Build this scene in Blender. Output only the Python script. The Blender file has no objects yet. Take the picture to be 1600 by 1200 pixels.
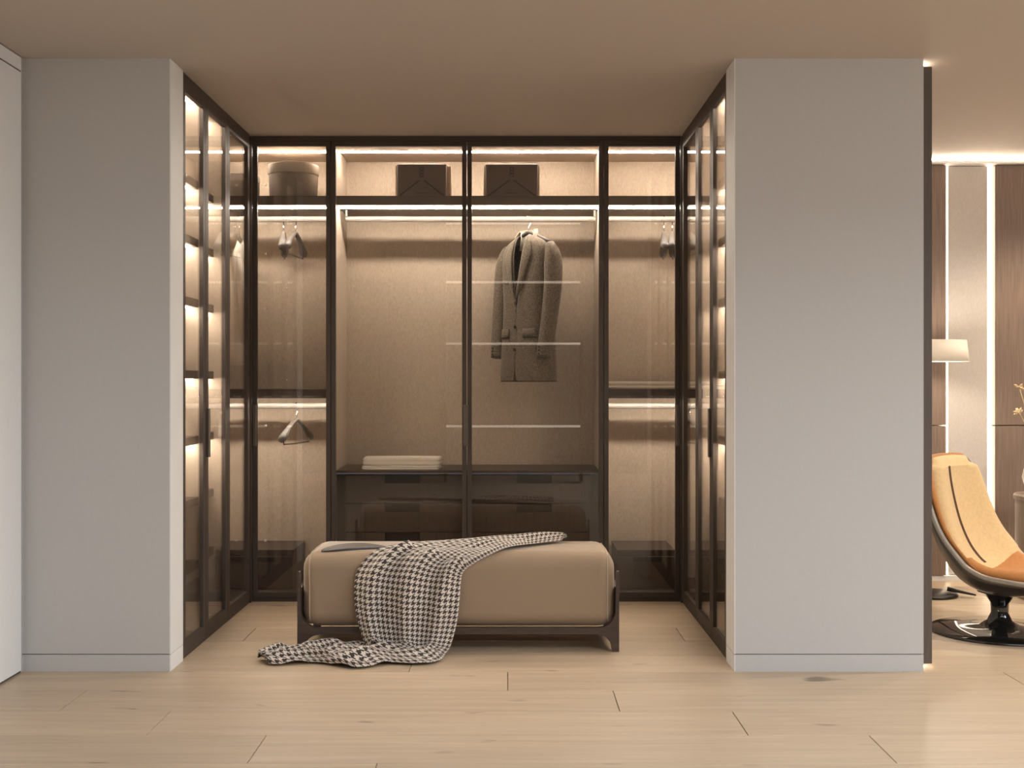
import bpy, bmesh, math, random
from mathutils import Vector, Matrix
random.seed(7)
S = bpy.context.scene
COL = S.collection
PI = math.pi

# ------------------------------------------------------------------ camera
F = 1845.0            # focal length in pixels of the 1600 px wide frame
VX, VY = 797.0, 595.0 # vanishing point
ZC = 1.28             # eye height
H = 2.70              # ceiling height of the niche
cam = bpy.data.cameras.new('camera'); camo = bpy.data.objects.new('camera', cam); COL.objects.link(camo)
cam.sensor_width = 36.0; cam.lens = F / 1600 * 36
cam.shift_x = (800 - VX) / 1600; cam.shift_y = -(600 - VY) / 1600
cam.clip_start = 0.05
camo.location = (0, 0, ZC); camo.rotation_euler = (PI / 2, 0, 0)
S.camera = camo

# ------------------------------------------------------------------ world, large lights, exposure
w = bpy.data.worlds.new('world'); S.world = w; w.use_nodes = True
w.node_tree.nodes['Background'].inputs[0].default_value = (0.75, 0.85, 1.0, 1)
w.node_tree.nodes['Background'].inputs[1].default_value = 0.6
S.view_settings.view_transform = 'Standard'; S.view_settings.look = 'None'
S.view_settings.gamma = 1; S.view_settings.use_curve_mapping = False
S.view_settings.exposure = 0.26
WIN_X, WIN_Y0, WIN_Y1, WIN_Z0, WIN_Z1 = 6.8, 0.4, 3.05, 2.0, 4.1
RW_X0, RW_X1 = 2.45, 4.5      # second window, added unseen in the rear wall as frontal fill
def area(name, loc, rot, sx, sy, watts, col):
    l = bpy.data.lights.new(name, 'AREA'); l.shape = 'RECTANGLE'; l.size = sx; l.size_y = sy
    l.energy = watts; l.color = col
    o = bpy.data.objects.new(name, l); COL.objects.link(o); o.location = loc; o.rotation_euler = rot
    return o
# daylight from an added, unseen window in the right-hand wall
area('added_side_daylight', (WIN_X + 0.12, (WIN_Y0 + WIN_Y1) / 2, (WIN_Z0 + WIN_Z1) / 2), (0, PI / 2, 0), WIN_Z1 - WIN_Z0, WIN_Y1 - WIN_Y0, 230, (0.94, 0.97, 1.0))
# skylight added behind the camera to grade the light on the wall stubs
SK = (1.2, 6.4, -2.3, 2.3)
area('added_skylight_daylight', ((SK[0] + SK[1]) / 2, (SK[2] + SK[3]) / 2, 4.36), (0, 0, 0), SK[1] - SK[0], SK[3] - SK[2], 420, (0.94, 0.97, 1.0))
area('added_rear_fill', ((RW_X0 + RW_X1) / 2, -2.86, (WIN_Z0 + WIN_Z1) / 2), (-PI / 2, 0, PI), RW_X1 - RW_X0, WIN_Z1 - WIN_Z0, 10, (1.0, 0.97, 0.93))  # unseen fill light added behind the camera for the niche
LED = 90.0            # radiance of the wardrobe light strips

# ------------------------------------------------------------------ materials
M = {}
def new_mat(name):
    m = bpy.data.materials.new(name); m.use_nodes = True; M[name] = m
    nt = m.node_tree; return m, nt, nt.nodes['Principled BSDF']
def N(nt, t, **kw):
    n = nt.nodes.new(t)
    for k, v in kw.items(): setattr(n, k, v)
    return n
def simple(name, col, rough=0.5, metal=0.0, noise=0.0, scale=(40, 40, 40), bump=0.0, sheen=0.0, coat=0.0, detail=4):
    m, nt, p = new_mat(name)
    p.inputs['Base Color'].default_value = (*col, 1); p.inputs['Roughness'].default_value = rough
    p.inputs['Metallic'].default_value = metal
    if sheen: p.inputs['Sheen Weight'].default_value = sheen; p.inputs['Sheen Roughness'].default_value = 0.4
    if coat: p.inputs['Coat Weight'].default_value = coat
    if noise or bump:
        tc = N(nt, 'ShaderNodeTexCoord'); mp = N(nt, 'ShaderNodeMapping'); mp.inputs['Scale'].default_value = scale
        nz = N(nt, 'ShaderNodeTexNoise'); nz.inputs['Scale'].default_value = 1.0; nz.inputs['Detail'].default_value = detail
        nt.links.new(tc.outputs['Object'], mp.inputs[0]); nt.links.new(mp.outputs[0], nz.inputs[0])
        if noise:
            r = N(nt, 'ShaderNodeMapRange'); r.inputs[1].default_value = 0.25; r.inputs[2].default_value = 0.75
            r.inputs[3].default_value = 1 - noise; r.inputs[4].default_value = 1 + noise
            nt.links.new(nz.outputs[0], r.inputs[0])
            mx = N(nt, 'ShaderNodeMix', data_type='RGBA', blend_type='MULTIPLY'); mx.inputs[0].default_value = 1
            mx.inputs[6].default_value = (*col, 1); nt.links.new(r.outputs[0], mx.inputs[7])
            nt.links.new(mx.outputs[2], p.inputs['Base Color'])
        if bump:
            b = N(nt, 'ShaderNodeBump'); b.inputs['Strength'].default_value = bump; b.inputs['Distance'].default_value = 0.002
            nt.links.new(nz.outputs[0], b.inputs['Height']); nt.links.new(b.outputs[0], p.inputs['Normal'])
    return m
def emit(name, col, strength):
    m, nt, p = new_mat(name)
    p.inputs['Base Color'].default_value = (0.8, 0.8, 0.8, 1)
    p.inputs['Emission Color'].default_value = (*col, 1); p.inputs['Emission Strength'].default_value = strength
    return m

simple('paint_grey', (0.57, 0.555, 0.54), 0.75, noise=0.02, scale=(60, 60, 60), bump=0.05)
simple('paint_white', (0.85, 0.85, 0.84), 0.6, noise=0.015, scale=(50, 50, 50), bump=0.04)
simple('paint_ceiling', (0.52, 0.455, 0.40), 0.85, noise=0.015, scale=(30, 30, 30))
simple('paint_dark', (0.13, 0.115, 0.10), 0.8, noise=0.03, scale=(40, 40, 40))
simple('shadow_gap', (0.10, 0.09, 0.085), 0.9, noise=0.05)
simple('bronze', (0.062, 0.046, 0.036), 0.55, metal=0.0, noise=0.06, scale=(20, 20, 90))
simple('bronze_light', (0.16, 0.13, 0.11), 0.38, metal=0.6, noise=0.05, scale=(20, 20, 90))
simple('linen', (0.49, 0.40, 0.315), 0.8, noise=0.16, scale=(330, 330, 60), bump=0.15, detail=3)
simple('shelf_wood', (0.070, 0.047, 0.034), 0.45, noise=0.2, scale=(8, 90, 90))
simple('walnut', (0.058, 0.040, 0.029), 0.5, noise=0.28, scale=(150, 150, 5), bump=0.06)
simple('grip_black', (0.012, 0.010, 0.009), 0.5, noise=0.05)
simple('rail_metal', (0.20, 0.175, 0.155), 0.45, metal=0.2, noise=0.03, scale=(10, 90, 90))
simple('chrome', (0.75, 0.72, 0.68), 0.18, metal=1.0, noise=0.02)
simple('hatbox_felt', (0.25, 0.21, 0.175), 0.9, noise=0.14, scale=(160, 160, 160), bump=0.3)
simple('hatbox_lid', (0.42, 0.36, 0.30), 0.9, noise=0.12, scale=(160, 160, 160), bump=0.3)
simple('bag_brown', (0.105, 0.070, 0.056), 0.55, noise=0.08, scale=(200, 200, 200), bump=0.1)
simple('bag_line', (0.012, 0.008, 0.007), 0.5, noise=0.05)
simple('strap_tan', (0.42, 0.31, 0.21), 0.6, noise=0.08)
simple('hanger_wood', (0.11, 0.09, 0.077), 0.5, noise=0.12, scale=(90, 9, 90))
simple('tweed', (0.165, 0.130, 0.095), 0.92, noise=0.55, scale=(130, 130, 130), bump=0.5, sheen=0.2)
simple('tweed_lit', (0.33, 0.28, 0.22), 0.92, noise=0.2, scale=(130, 130, 130), bump=0.3)  # same tweed, strip light on the collar put into its colour
simple('tweed_dark', (0.07, 0.055, 0.042), 0.9, noise=0.2, scale=(200, 200, 200))
simple('cream_cloth', (0.76, 0.69, 0.59), 0.85, noise=0.06, scale=(120, 120, 120), bump=0.2)
simple('button_dark', (0.03, 0.022, 0.017), 0.35, noise=0.05)
simple('bench_fabric', (0.34, 0.245, 0.162), 0.88, noise=0.06, scale=(260, 260, 260), bump=0.15, sheen=1.0)
M['bench_fabric'].node_tree.nodes['Principled BSDF'].inputs['Sheen Tint'].default_value = (1.0, 0.92, 0.82, 1)
M['bench_fabric'].node_tree.nodes['Principled BSDF'].inputs['Sheen Roughness'].default_value = 0.3
simple('bench_piping', (0.44, 0.345, 0.25), 0.85, noise=0.05, scale=(200, 200, 200))
simple('bench_wood', (0.070, 0.047, 0.036), 0.4, noise=0.2, scale=(9, 80, 80))
simple('clutch_grey', (0.13, 0.11, 0.10), 0.4, noise=0.1, scale=(60, 60, 60))
simple('clutch_dark', (0.03, 0.026, 0.024), 0.4, noise=0.1)
simple('panel_wood', (0.235, 0.165, 0.125), 0.5, noise=0.25, scale=(120, 120, 4), bump=0.05)
simple('panel_fabric', (0.64, 0.585, 0.54), 0.85, noise=0.08, scale=(240, 240, 60), bump=0.2)
simple('door_dark', (0.105, 0.080, 0.067), 0.5, noise=0.15, scale=(120, 120, 4))
simple('chair_shell', (0.045, 0.038, 0.034), 0.35, noise=0.08, scale=(80, 80, 80), coat=0.3)
simple('chair_edge', (0.32, 0.28, 0.24), 0.35, metal=0.3, noise=0.05)
simple('suede_lit', (0.70, 0.50, 0.26), 0.85, noise=0.08, scale=(60, 60, 60), bump=0.1, sheen=0.4)  # same suede as the orange, strong light on the back painted in
simple('suede_orange', (0.46, 0.19, 0.05), 0.8, noise=0.10, scale=(60, 60, 60), bump=0.1, sheen=0.3)
simple('stitch', (0.13, 0.07, 0.04), 0.7, noise=0.05)
simple('black_gloss', (0.012, 0.011, 0.010), 0.08, noise=0.02, coat=0.5)
simple('lamp_metal', (0.02, 0.018, 0.016), 0.35, metal=0.4, noise=0.05)
simple('table_taupe', (0.36, 0.28, 0.22), 0.5, noise=0.1, scale=(80, 80, 8))
simple('vase_white', (0.75, 0.70, 0.64), 0.35, noise=0.04)
simple('dry_flower', (0.62, 0.48, 0.30), 0.9, noise=0.15)
emit('led_warm', (1.0, 0.895, 0.765), LED)
emit('led_side', (1.0, 0.895, 0.765), LED * 0.85)
emit('led_wall', (1.0, 0.86, 0.66), 9.0)
emit('led_cove', (1.0, 0.84, 0.66), 230.0)
emit('led_shelf', (1.0, 0.86, 0.70), 2.2)
emit('led_spot', (1.0, 0.85, 0.66), 6.0)
emit('bulb', (1.0, 0.88, 0.72), 300.0)
m, nt, p = new_mat('lamp_shade')
p.inputs['Base Color'].default_value = (0.85, 0.80, 0.74, 1); p.inputs['Roughness'].default_value = 0.8
tr = N(nt, 'ShaderNodeBsdfTranslucent'); tr.inputs[0].default_value = (0.95, 0.88, 0.78, 1)
mx = N(nt, 'ShaderNodeMixShader'); mx.inputs[0].default_value = 0.22
nt.links.new(p.outputs[0], mx.inputs[1]); nt.links.new(tr.outputs[0], mx.inputs[2])
nt.links.new(mx.outputs[0], nt.nodes['Material Output'].inputs[0])

def glass(name, tint, f0):
    m, nt, p = new_mat(name); nt.nodes.remove(p)
    g = N(nt, 'ShaderNodeNewGeometry'); d = N(nt, 'ShaderNodeVectorMath', operation='DOT_PRODUCT')
    nt.links.new(g.outputs['Normal'], d.inputs[0]); nt.links.new(g.outputs['Incoming'], d.inputs[1])
    a = N(nt, 'ShaderNodeMath', operation='ABSOLUTE'); nt.links.new(d.outputs['Value'], a.inputs[0])
    s = N(nt, 'ShaderNodeMath', operation='SUBTRACT', use_clamp=True); s.inputs[0].default_value = 1; nt.links.new(a.outputs[0], s.inputs[1])
    q = N(nt, 'ShaderNodeMath', operation='POWER'); q.inputs[1].default_value = 5; nt.links.new(s.outputs[0], q.inputs[0])
    mm = N(nt, 'ShaderNodeMath', operation='MULTIPLY_ADD'); mm.inputs[1].default_value = 1 - f0; mm.inputs[2].default_value = f0
    nt.links.new(q.outputs[0], mm.inputs[0])
    t = N(nt, 'ShaderNodeBsdfTransparent'); t.inputs[0].default_value = (*tint, 1)
    gl = N(nt, 'ShaderNodeBsdfGlossy'); gl.inputs['Roughness'].default_value = 0.0; gl.inputs[0].default_value = (1, 1, 1, 1)
    x = N(nt, 'ShaderNodeMixShader'); nt.links.new(mm.outputs[0], x.inputs[0])
    nt.links.new(t.outputs[0], x.inputs[1]); nt.links.new(gl.outputs[0], x.inputs[2])
    nt.links.new(x.outputs[0], nt.nodes['Material Output'].inputs[0])
glass('smoked_glass', (0.965, 0.95, 0.93), 0.04)
glass('clear_glass', (0.97, 0.97, 0.97), 0.04)

# oak planks: grain and knots along X, shifted per plank
m, nt, p = new_mat('oak')
tc = N(nt, 'ShaderNodeTexCoord'); oi = N(nt, 'ShaderNodeObjectInfo')
ad = N(nt, 'ShaderNodeVectorMath', operation='MULTIPLY_ADD'); ad.inputs[1].default_value = (1, 1, 1)
sc = N(nt, 'ShaderNodeVectorMath', operation='SCALE'); sc.inputs['Scale'].default_value = 37.0
cb = N(nt, 'ShaderNodeCombineXYZ'); nt.links.new(oi.outputs['Random'], cb.inputs[0]); nt.links.new(oi.outputs['Random'], cb.inputs[1])
nt.links.new(cb.outputs[0], sc.inputs[0]); nt.links.new(tc.outputs['Object'], ad.inputs[0]); nt.links.new(sc.outputs[0], ad.inputs[2])
def nzn(scale, det, dist=0.0):
    mp = N(nt, 'ShaderNodeMapping'); mp.inputs['Scale'].default_value = scale
    z = N(nt, 'ShaderNodeTexNoise'); z.inputs['Scale'].default_value = 1; z.inputs['Detail'].default_value = det; z.inputs['Distortion'].default_value = dist
    nt.links.new(ad.outputs[0], mp.inputs[0]); nt.links.new(mp.outputs[0], z.inputs[0]); return z
g1 = nzn((1.3, 22, 22), 6, 0.6); g2 = nzn((5, 140, 140), 3); g3 = nzn((3.2, 11, 11), 2, 0.4)
r1 = N(nt, 'ShaderNodeValToRGB'); e = r1.color_ramp.elements
e[0].position = 0.30; e[0].color = (0.49, 0.372, 0.255, 1); e[1].position = 0.68; e[1].color = (0.575, 0.45, 0.318, 1)
nt.links.new(g1.outputs[0], r1.inputs[0])
rr = N(nt, 'ShaderNodeMapRange'); rr.inputs[1].default_value = 0.3; rr.inputs[2].default_value = 0.7; rr.inputs[3].default_value = 0.94; rr.inputs[4].default_value = 1.05
nt.links.new(g2.outputs[0], rr.inputs[0])
kn = N(nt, 'ShaderNodeMapRange'); kn.inputs[1].default_value = 0.68; kn.inputs[2].default_value = 0.78; kn.inputs[3].default_value = 1.0; kn.inputs[4].default_value = 0.40
nt.links.new(g3.outputs[0], kn.inputs[0])
tn = N(nt, 'ShaderNodeMapRange'); tn.inputs[3].default_value = 0.94; tn.inputs[4].default_value = 1.05; nt.links.new(oi.outputs['Random'], tn.inputs[0])
prev = r1.outputs[0]
for v in (rr, kn, tn):
    mxx = N(nt, 'ShaderNodeMix', data_type='RGBA', blend_type='MULTIPLY'); mxx.inputs[0].default_value = 1
    nt.links.new(prev, mxx.inputs[6]); nt.links.new(v.outputs[0], mxx.inputs[7]); prev = mxx.outputs[2]
nt.links.new(prev, p.inputs['Base Color']); p.inputs['Roughness'].default_value = 0.42
bp = N(nt, 'ShaderNodeBump'); bp.inputs['Strength'].default_value = 0.06; bp.inputs['Distance'].default_value = 0.002
nt.links.new(g2.outputs[0], bp.inputs['Height']); nt.links.new(bp.outputs[0], p.inputs['Normal'])

# houndstooth wool woven over the UV map (metres)
m, nt, p = new_mat('houndstooth')
uv = N(nt, 'ShaderNodeUVMap'); sp = N(nt, 'ShaderNodeSeparateXYZ')
scl = N(nt, 'ShaderNodeVectorMath', operation='SCALE'); scl.inputs['Scale'].default_value = 1 / 0.0262
nt.links.new(uv.outputs[0], scl.inputs[0]); nt.links.new(scl.outputs[0], sp.inputs[0])
def mth(op, a, b=None):
    n = N(nt, 'ShaderNodeMath', operation=op)
    for i, v in enumerate((a, b)):
        if v is None: continue
        if isinstance(v, (int, float)): n.inputs[i].default_value = v
        else: nt.links.new(v, n.inputs[i])
    return n.outputs[0]
A = mth('LESS_THAN', mth('FRACT', sp.outputs[0]), 0.52); B = mth('LESS_THAN', mth('FRACT', sp.outputs[1]), 0.52)
T = mth('LESS_THAN', mth('FRACT', mth('MULTIPLY', mth('ADD', sp.outputs[0], sp.outputs[1]), 2.0)), 0.5)
val = mth('ADD', mth('MULTIPLY', A, T), mth('MULTIPLY', B, mth('SUBTRACT', 1.0, T)))
mxc = N(nt, 'ShaderNodeMix', data_type='RGBA'); nt.links.new(val, mxc.inputs[0])
mxc.inputs[6].default_value = (0.70, 0.62, 0.54, 1); mxc.inputs[7].default_value = (0.045, 0.033, 0.028, 1)
nt.links.new(mxc.outputs[2], p.inputs['Base Color']); p.inputs['Roughness'].default_value = 0.9
p.inputs['Sheen Weight'].default_value = 0.2

# ------------------------------------------------------------------ builders
def origin(o):
    v = Vector((0, 0, 0))
    while o is not None:
        v += o.location; o = o.parent
    return v
def tag(o, label=None, cat=None, group=None, kind=None):
    if label: o['label'] = label
    if cat: o['category'] = cat
    if group: o['group'] = group
    if kind: o['kind'] = kind
    return o
def empty(name, loc, label, cat, group=None):
    o = bpy.data.objects.new(name, None); COL.objects.link(o); o.location = loc; o.empty_display_size = 0.1
    return tag(o, label, cat, group)
class MB:
    def __init__(self): self.v = []; self.f = []; self.uv = None
    def box(self, x0, x1, y0, y1, z0, z1):
        if x0 > x1: x0, x1 = x1, x0
        if y0 > y1: y0, y1 = y1, y0
        if z0 > z1: z0, z1 = z1, z0
        n = len(self.v)
        self.v += [(x0, y0, z0), (x1, y0, z0), (x1, y1, z0), (x0, y1, z0), (x0, y0, z1), (x1, y0, z1), (x1, y1, z1), (x0, y1, z1)]
        self.f += [tuple(n + i for i in q) for q in ((0, 3, 2, 1), (4, 5, 6, 7), (0, 1, 5, 4), (1, 2, 6, 5), (2, 3, 7, 6), (3, 0, 4, 7))]
        return self
    def grid(self, rows, close_u=False, close_v=False, cap=False):
        n = len(self.v); R = len(rows); C = len(rows[0])
        for r in rows: self.v += [tuple(q) for q in r]
        for i in range(R if close_u else R - 1):
            for j in range(C if close_v else C - 1):
                self.f.append((n + i * C + j, n + i * C + (j + 1) % C, n + ((i + 1) % R) * C + (j + 1) % C, n + ((i + 1) % R) * C + j))
        if cap:
            self.f.append(tuple(n + j for j in reversed(range(C)))); self.f.append(tuple(n + (R - 1) * C + j for j in range(C)))
        return self
    def tube(self, pts, r, seg=8, close=False, flat=(1, 1), up=None):
        pts = [Vector(q) for q in pts]; rows = []; L = len(pts)
        rr = r if isinstance(r, (list, tuple)) else [r] * L
        prev = None
        for i, q in enumerate(pts):
            a = pts[(i - 1) % L] if (close or i > 0) else q; b = pts[(i + 1) % L] if (close or i < L - 1) else q
            t = (b - a).normalized()
            if prev is None:
                h = Vector(up) if up else (Vector((0, 0, 1)) if abs(t.z) < 0.9 else Vector((1, 0, 0)))
            else: h = prev
            n1 = (h - t * h.dot(t)).normalized(); prev = n1; n2 = t.cross(n1)
            rows.append([q + n1 * rr[i] * flat[0] * math.cos(2 * PI * k / seg) + n2 * rr[i] * flat[1] * math.sin(2 * PI * k / seg) for k in range(seg)])
        return self.grid(rows, close_u=close, close_v=True, cap=not close)
    def lathe(self, prof, c=(0, 0, 0), seg=32):
        rows = [[(c[0] + r * math.cos(2 * PI * k / seg), c[1] + r * math.sin(2 * PI * k / seg), c[2] + z) for k in range(seg)] for r, z in prof]
        return self.grid(rows, close_v=True, cap=True)
    def prism(self, poly, axis, a, b):   # poly in the two other axes
        def P(q, d): return {'y': (q[0], d, q[1]), 'x': (d, q[0], q[1]), 'z': (q[0], q[1], d)}[axis]
        n = len(self.v); L = len(poly)
        self.v += [P(q, a) for q in poly] + [P(q, b) for q in poly]
        self.f += [tuple(n + i for i in range(L)), tuple(n + L + i for i in reversed(range(L)))]
        self.f += [(n + i, n + L + i, n + L + (i + 1) % L, n + (i + 1) % L) for i in range(L)]
        return self
    def build(self, name, mat, parent=None, bevel=0.0, seg=2, smooth=False, solid=0.0, solid_off=-1, kind=None, recalc=True, sub=0):
        me = bpy.data.meshes.new(name)
        o0 = origin(parent)
        me.from_pydata([(x - o0.x, y - o0.y, z - o0.z) for x, y, z in self.v], [], self.f)
        if recalc or bevel:
            bm = bmesh.new(); bm.from_mesh(me)
            if recalc: bmesh.ops.recalc_face_normals(bm, faces=bm.faces)
            if bevel: bmesh.ops.bevel(bm, geom=bm.edges[:], offset=bevel, segments=seg, profile=0.5, affect='EDGES', clamp_overlap=True)
            bm.to_mesh(me); bm.free()
        if smooth:
            for q in me.polygons: q.use_smooth = True
        me.materials.append(M[mat])
        o = bpy.data.objects.new(name, me); COL.objects.link(o); o.parent = parent
        if solid:
            md = o.modifiers.new('thickness', 'SOLIDIFY'); md.thickness = solid; md.offset = solid_off
        if sub:
            md = o.modifiers.new('smooth', 'SUBSURF'); md.levels = sub; md.render_levels = sub
        if kind: o['kind'] = kind
        return o
def bx(x0, x1, y0, y1, z0, z1): return MB().box(x0, x1, y0, y1, z0, z1)
def struct(name, mb, mat, label=None, parent=None, **kw):
    o = mb.build(name, mat, parent, **kw); o['kind'] = 'structure'
    if label: o['label'] = label
    return o
def copy_tree(o, parent=None):
    c = o.copy(); COL.objects.link(c); c.parent = parent
    for ch in list(o.children): copy_tree(ch, c)
    return c
def P(px, py, d): return Vector(((px - VX) * d / F, d, ZC + (VY - py) * d / F))
def smooth_path(pts, n):
    pts = [Vector(q) for q in pts]; out = []
    for i in range(len(pts) - 1):
        a = pts[max(i - 1, 0)]; b = pts[i]; c = pts[i + 1]; d = pts[min(i + 2, len(pts) - 1)]
        for k in range(n):
            t = k / n
            out.append(0.5 * ((2 * b) + (c - a) * t + (2 * a - 5 * b + 4 * c - d) * t * t + (3 * b - a - 3 * c + d) * t ** 3))
    out.append(pts[-1]); return out

# ------------------------------------------------------------------ setting
D1 = 5.2              # front face of the wall stubs
XL, XR = -1.4995, 0.992   # inner faces of the niche (door planes of the side wardrobes)
XW = -2.153           # left wall
XP = 1.821            # right end of the right wall stub
YB = 7.42             # wall behind the wardrobe
YF = 7.62             # far wall of the lounge on the right
RX = WIN_X
fl = struct('floor', bx(-3.6, RX + 0.1, -2.7, 7.75, -0.12, -0.018), 'oak', 'pale oak plank floor')
PW, PL = 0.309, 2.175
k0 = -9
plank_cache = {}
rowi = 0
y0 = 5.19
for k in range(-8, 18):
    ya = 5.19 - PW * (k + 1); yb = ya + PW          # k = 0 is the row just in front of the stubs
    if yb > 7.75: yb = 7.75
    off = -0.01 + 0.435 * k
    a = off - PL * math.ceil((off + 3.6) / PL)
    while a < RX:
        xa, xb = max(a, -3.55), min(a + PL, RX)
        a += PL
        if xb - xa < 0.03: continue
        L = round(xb - xa, 3); Wd = round(yb - ya, 3)
        key = (L, Wd)
        if key not in plank_cache:
            g = 0.0016
            o = MB().box(-L / 2 + g, L / 2 - g, -Wd / 2 + g * 0.7, Wd / 2 - g * 0.7, -0.018, 0).build('plank', 'oak', None, bevel=0.0009, seg=1)
            plank_cache[key] = o.data
        else:
            o = bpy.data.objects.new('plank', plank_cache[key]); COL.objects.link(o)
        o.parent = fl; o.location = ((xa + xb) / 2, (ya + yb) / 2, 0)

struct('ceiling', bx(-2.3, RX + 0.1, 3.1, 7.75, H, H + 0.15), 'paint_ceiling', 'smooth taupe ceiling')
mbw = MB()
mbw.box(-3.6, SK[0], -2.7, 3.1, 4.2, 4.3); mbw.box(SK[1], RX + 0.1, -2.7, 3.1, 4.2, 4.3)
mbw.box(SK[0], SK[1], -2.7, SK[2], 4.2, 4.3); mbw.box(SK[0], SK[1], SK[3], 3.1, 4.2, 4.3)
struct('ceiling_rear', mbw, 'paint_dark', 'higher dark ceiling with an added skylight')
wm = MB()
for i in range(4):
    x = SK[0] + (SK[1] - SK[0]) * i / 3; wm.box(x - 0.03, x + 0.03, SK[2], SK[3], 4.22, 4.28)
skw = struct('added_skylight', wm, 'bronze', 'added skylight, out of view')
for i in range(3):
    x = SK[0] + (SK[1] - SK[0]) * i / 3; bx(x + 0.03, x + (SK[1] - SK[0]) / 3 - 0.03, SK[2], SK[3], 4.246, 4.254).build('pane', 'clear_glass', skw)
struct('wall_soffit', bx(-3.6, RX + 0.1, 3.1, 3.22, H + 0.15, 4.2), 'paint_dark')
struct('wall_left', bx(XW - 0.1, XW, 1.74, YB + 0.1, 0, H), 'paint_white', 'white wall at the far left')
struct('wall_left_rear', bx(-3.6, -3.5, -2.7, 3.22, 0, 4.2), 'paint_dark')
struct('wall_left_return', bx(-3.5, XW - 0.1, 3.1, 3.2, 0, 4.2), 'paint_dark')
mbw = MB()
mbw.box(-3.6, RW_X0, -2.8, -2.7, 0, 4.2); mbw.box(RW_X1, RX + 0.1, -2.8, -2.7, 0, 4.2)
mbw.box(RW_X0, RW_X1, -2.8, -2.7, 0, WIN_Z0); mbw.box(RW_X0, RW_X1, -2.8, -2.7, WIN_Z1, 4.2)
struct('wall_rear', mbw, 'paint_dark')
wm = MB()
for x in (RW_X0, (RW_X0 + RW_X1) / 2, RW_X1): wm.box(x - 0.03, x + 0.03, -2.77, -2.72, WIN_Z0, WIN_Z1)
for z in (WIN_Z0, WIN_Z1): wm.box(RW_X0, RW_X1, -2.77, -2.72, z - 0.03, z + 0.03)
win2 = struct('added_window_2', wm, 'bronze', 'added dark-framed rear window, out of view')
for i in range(2):
    xa = RW_X0 + 0.03 + i * (RW_X1 - RW_X0) / 2; bx(xa, xa + (RW_X1 - RW_X0) / 2 - 0.06, -2.748, -2.742, WIN_Z0 + 0.03, WIN_Z1 - 0.03).build('pane', 'clear_glass', win2)
mbw = MB()
mbw.box(RX, RX + 0.1, -2.7, WIN_Y0, 0, 4.2); mbw.box(RX, RX + 0.1, WIN_Y1, 7.75, 0, 4.2)
mbw.box(RX, RX + 0.1, WIN_Y0, WIN_Y1, 0, WIN_Z0); mbw.box(RX, RX + 0.1, WIN_Y0, WIN_Y1, WIN_Z1, 4.2)
struct('wall_right', mbw, 'paint_dark')
wm = MB()
for i in range(4):
    yy = WIN_Y0 + (WIN_Y1 - WIN_Y0) * i / 3
    wm.box(RX + 0.02, RX + 0.07, yy - 0.03, yy + 0.03, WIN_Z0, WIN_Z1)
for z in (WIN_Z0, WIN_Z1): wm.box(RX + 0.02, RX + 0.07, WIN_Y0, WIN_Y1, z - 0.03, z + 0.03)
win = struct('added_window_1', wm, 'bronze', 'added dark-framed window, out of view')
for i in range(3):
    ya = WIN_Y0 + (WIN_Y1 - WIN_Y0) * i / 3 + 0.03; yb = WIN_Y0 + (WIN_Y1 - WIN_Y0) * (i + 1) / 3 - 0.03
    bx(RX + 0.04, RX + 0.046, ya, yb, WIN_Z0 + 0.03, WIN_Z1 - 0.03).build('pane', 'clear_glass', win)
# flush door in the left wall
dr = struct('door_1', bx(XW, XW + 0.012, 3.9, 5.17, 0.012, 2.63), 'paint_white', 'flush white door at the far left edge')
bx(XW, XW + 0.012, 3.9, 5.17, 2.638, 2.695).build('head_panel', 'paint_white', dr)
bx(XW, XW + 0.004, 3.9, 5.185, 0.0, 2.698).build('shadow_gap', 'shadow_gap', dr)
# wall stubs either side of the niche
TB = 0.0737
struct('wall_front_left', MB().box(XW, XL, D1, D1 + 0.2, TB + 0.004, H), 'paint_grey', 'grey wall stub left of the wardrobe niche')
struct('baseboard_left', MB().box(XW, XL, D1, D1 + 0.2, 0.0, TB), 'paint_grey')
struct('trim_1', MB().box(XW, XL - 0.006, D1 + 0.006, D1 + 0.2, TB, TB + 0.004), 'shadow_gap')
struct('wall_front_right', MB().box(XR, XP, D1, D1 + 0.2, TB + 0.004, H), 'paint_grey', 'grey wall stub right of the wardrobe niche')
struct('baseboard_right', MB().box(XR, XP, D1, D1 + 0.2, 0.0, TB), 'paint_grey')
struct('trim_2', MB().box(XR + 0.006, XP - 0.006, D1 + 0.006, D1 + 0.2, TB, TB + 0.004), 'shadow_gap')
for nm, xx, s_ in (('trim_3', XL, 1), ('trim_4', XR, -1)):
    q = struct(nm, MB().box(xx, xx + s_ * 0.004, D1 + 0.0005, D1 + 0.2, TB + 0.002, H - 0.001), 'paint_white', 'white reveal of the niche')
    bx(xx, xx + s_ * 0.004, D1 + 0.0005, D1 + 0.2, 0.0, TB - 0.001).build('plinth', 'paint_white', q)
struct('wall_back', bx(XW, XP - 0.1, YB, YB + 0.1, 0, H), 'paint_grey')
struct('wall_partition', bx(1.56, XP - 0.03, D1 + 0.2, YF + 0.02, 0, H), 'paint_grey')
struct('wall_lounge_back', bx(XP - 0.1, RX, YF + 0.02, YF + 0.12, 0, H), 'paint_grey', 'panelled far wall of the lounge')

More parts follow.
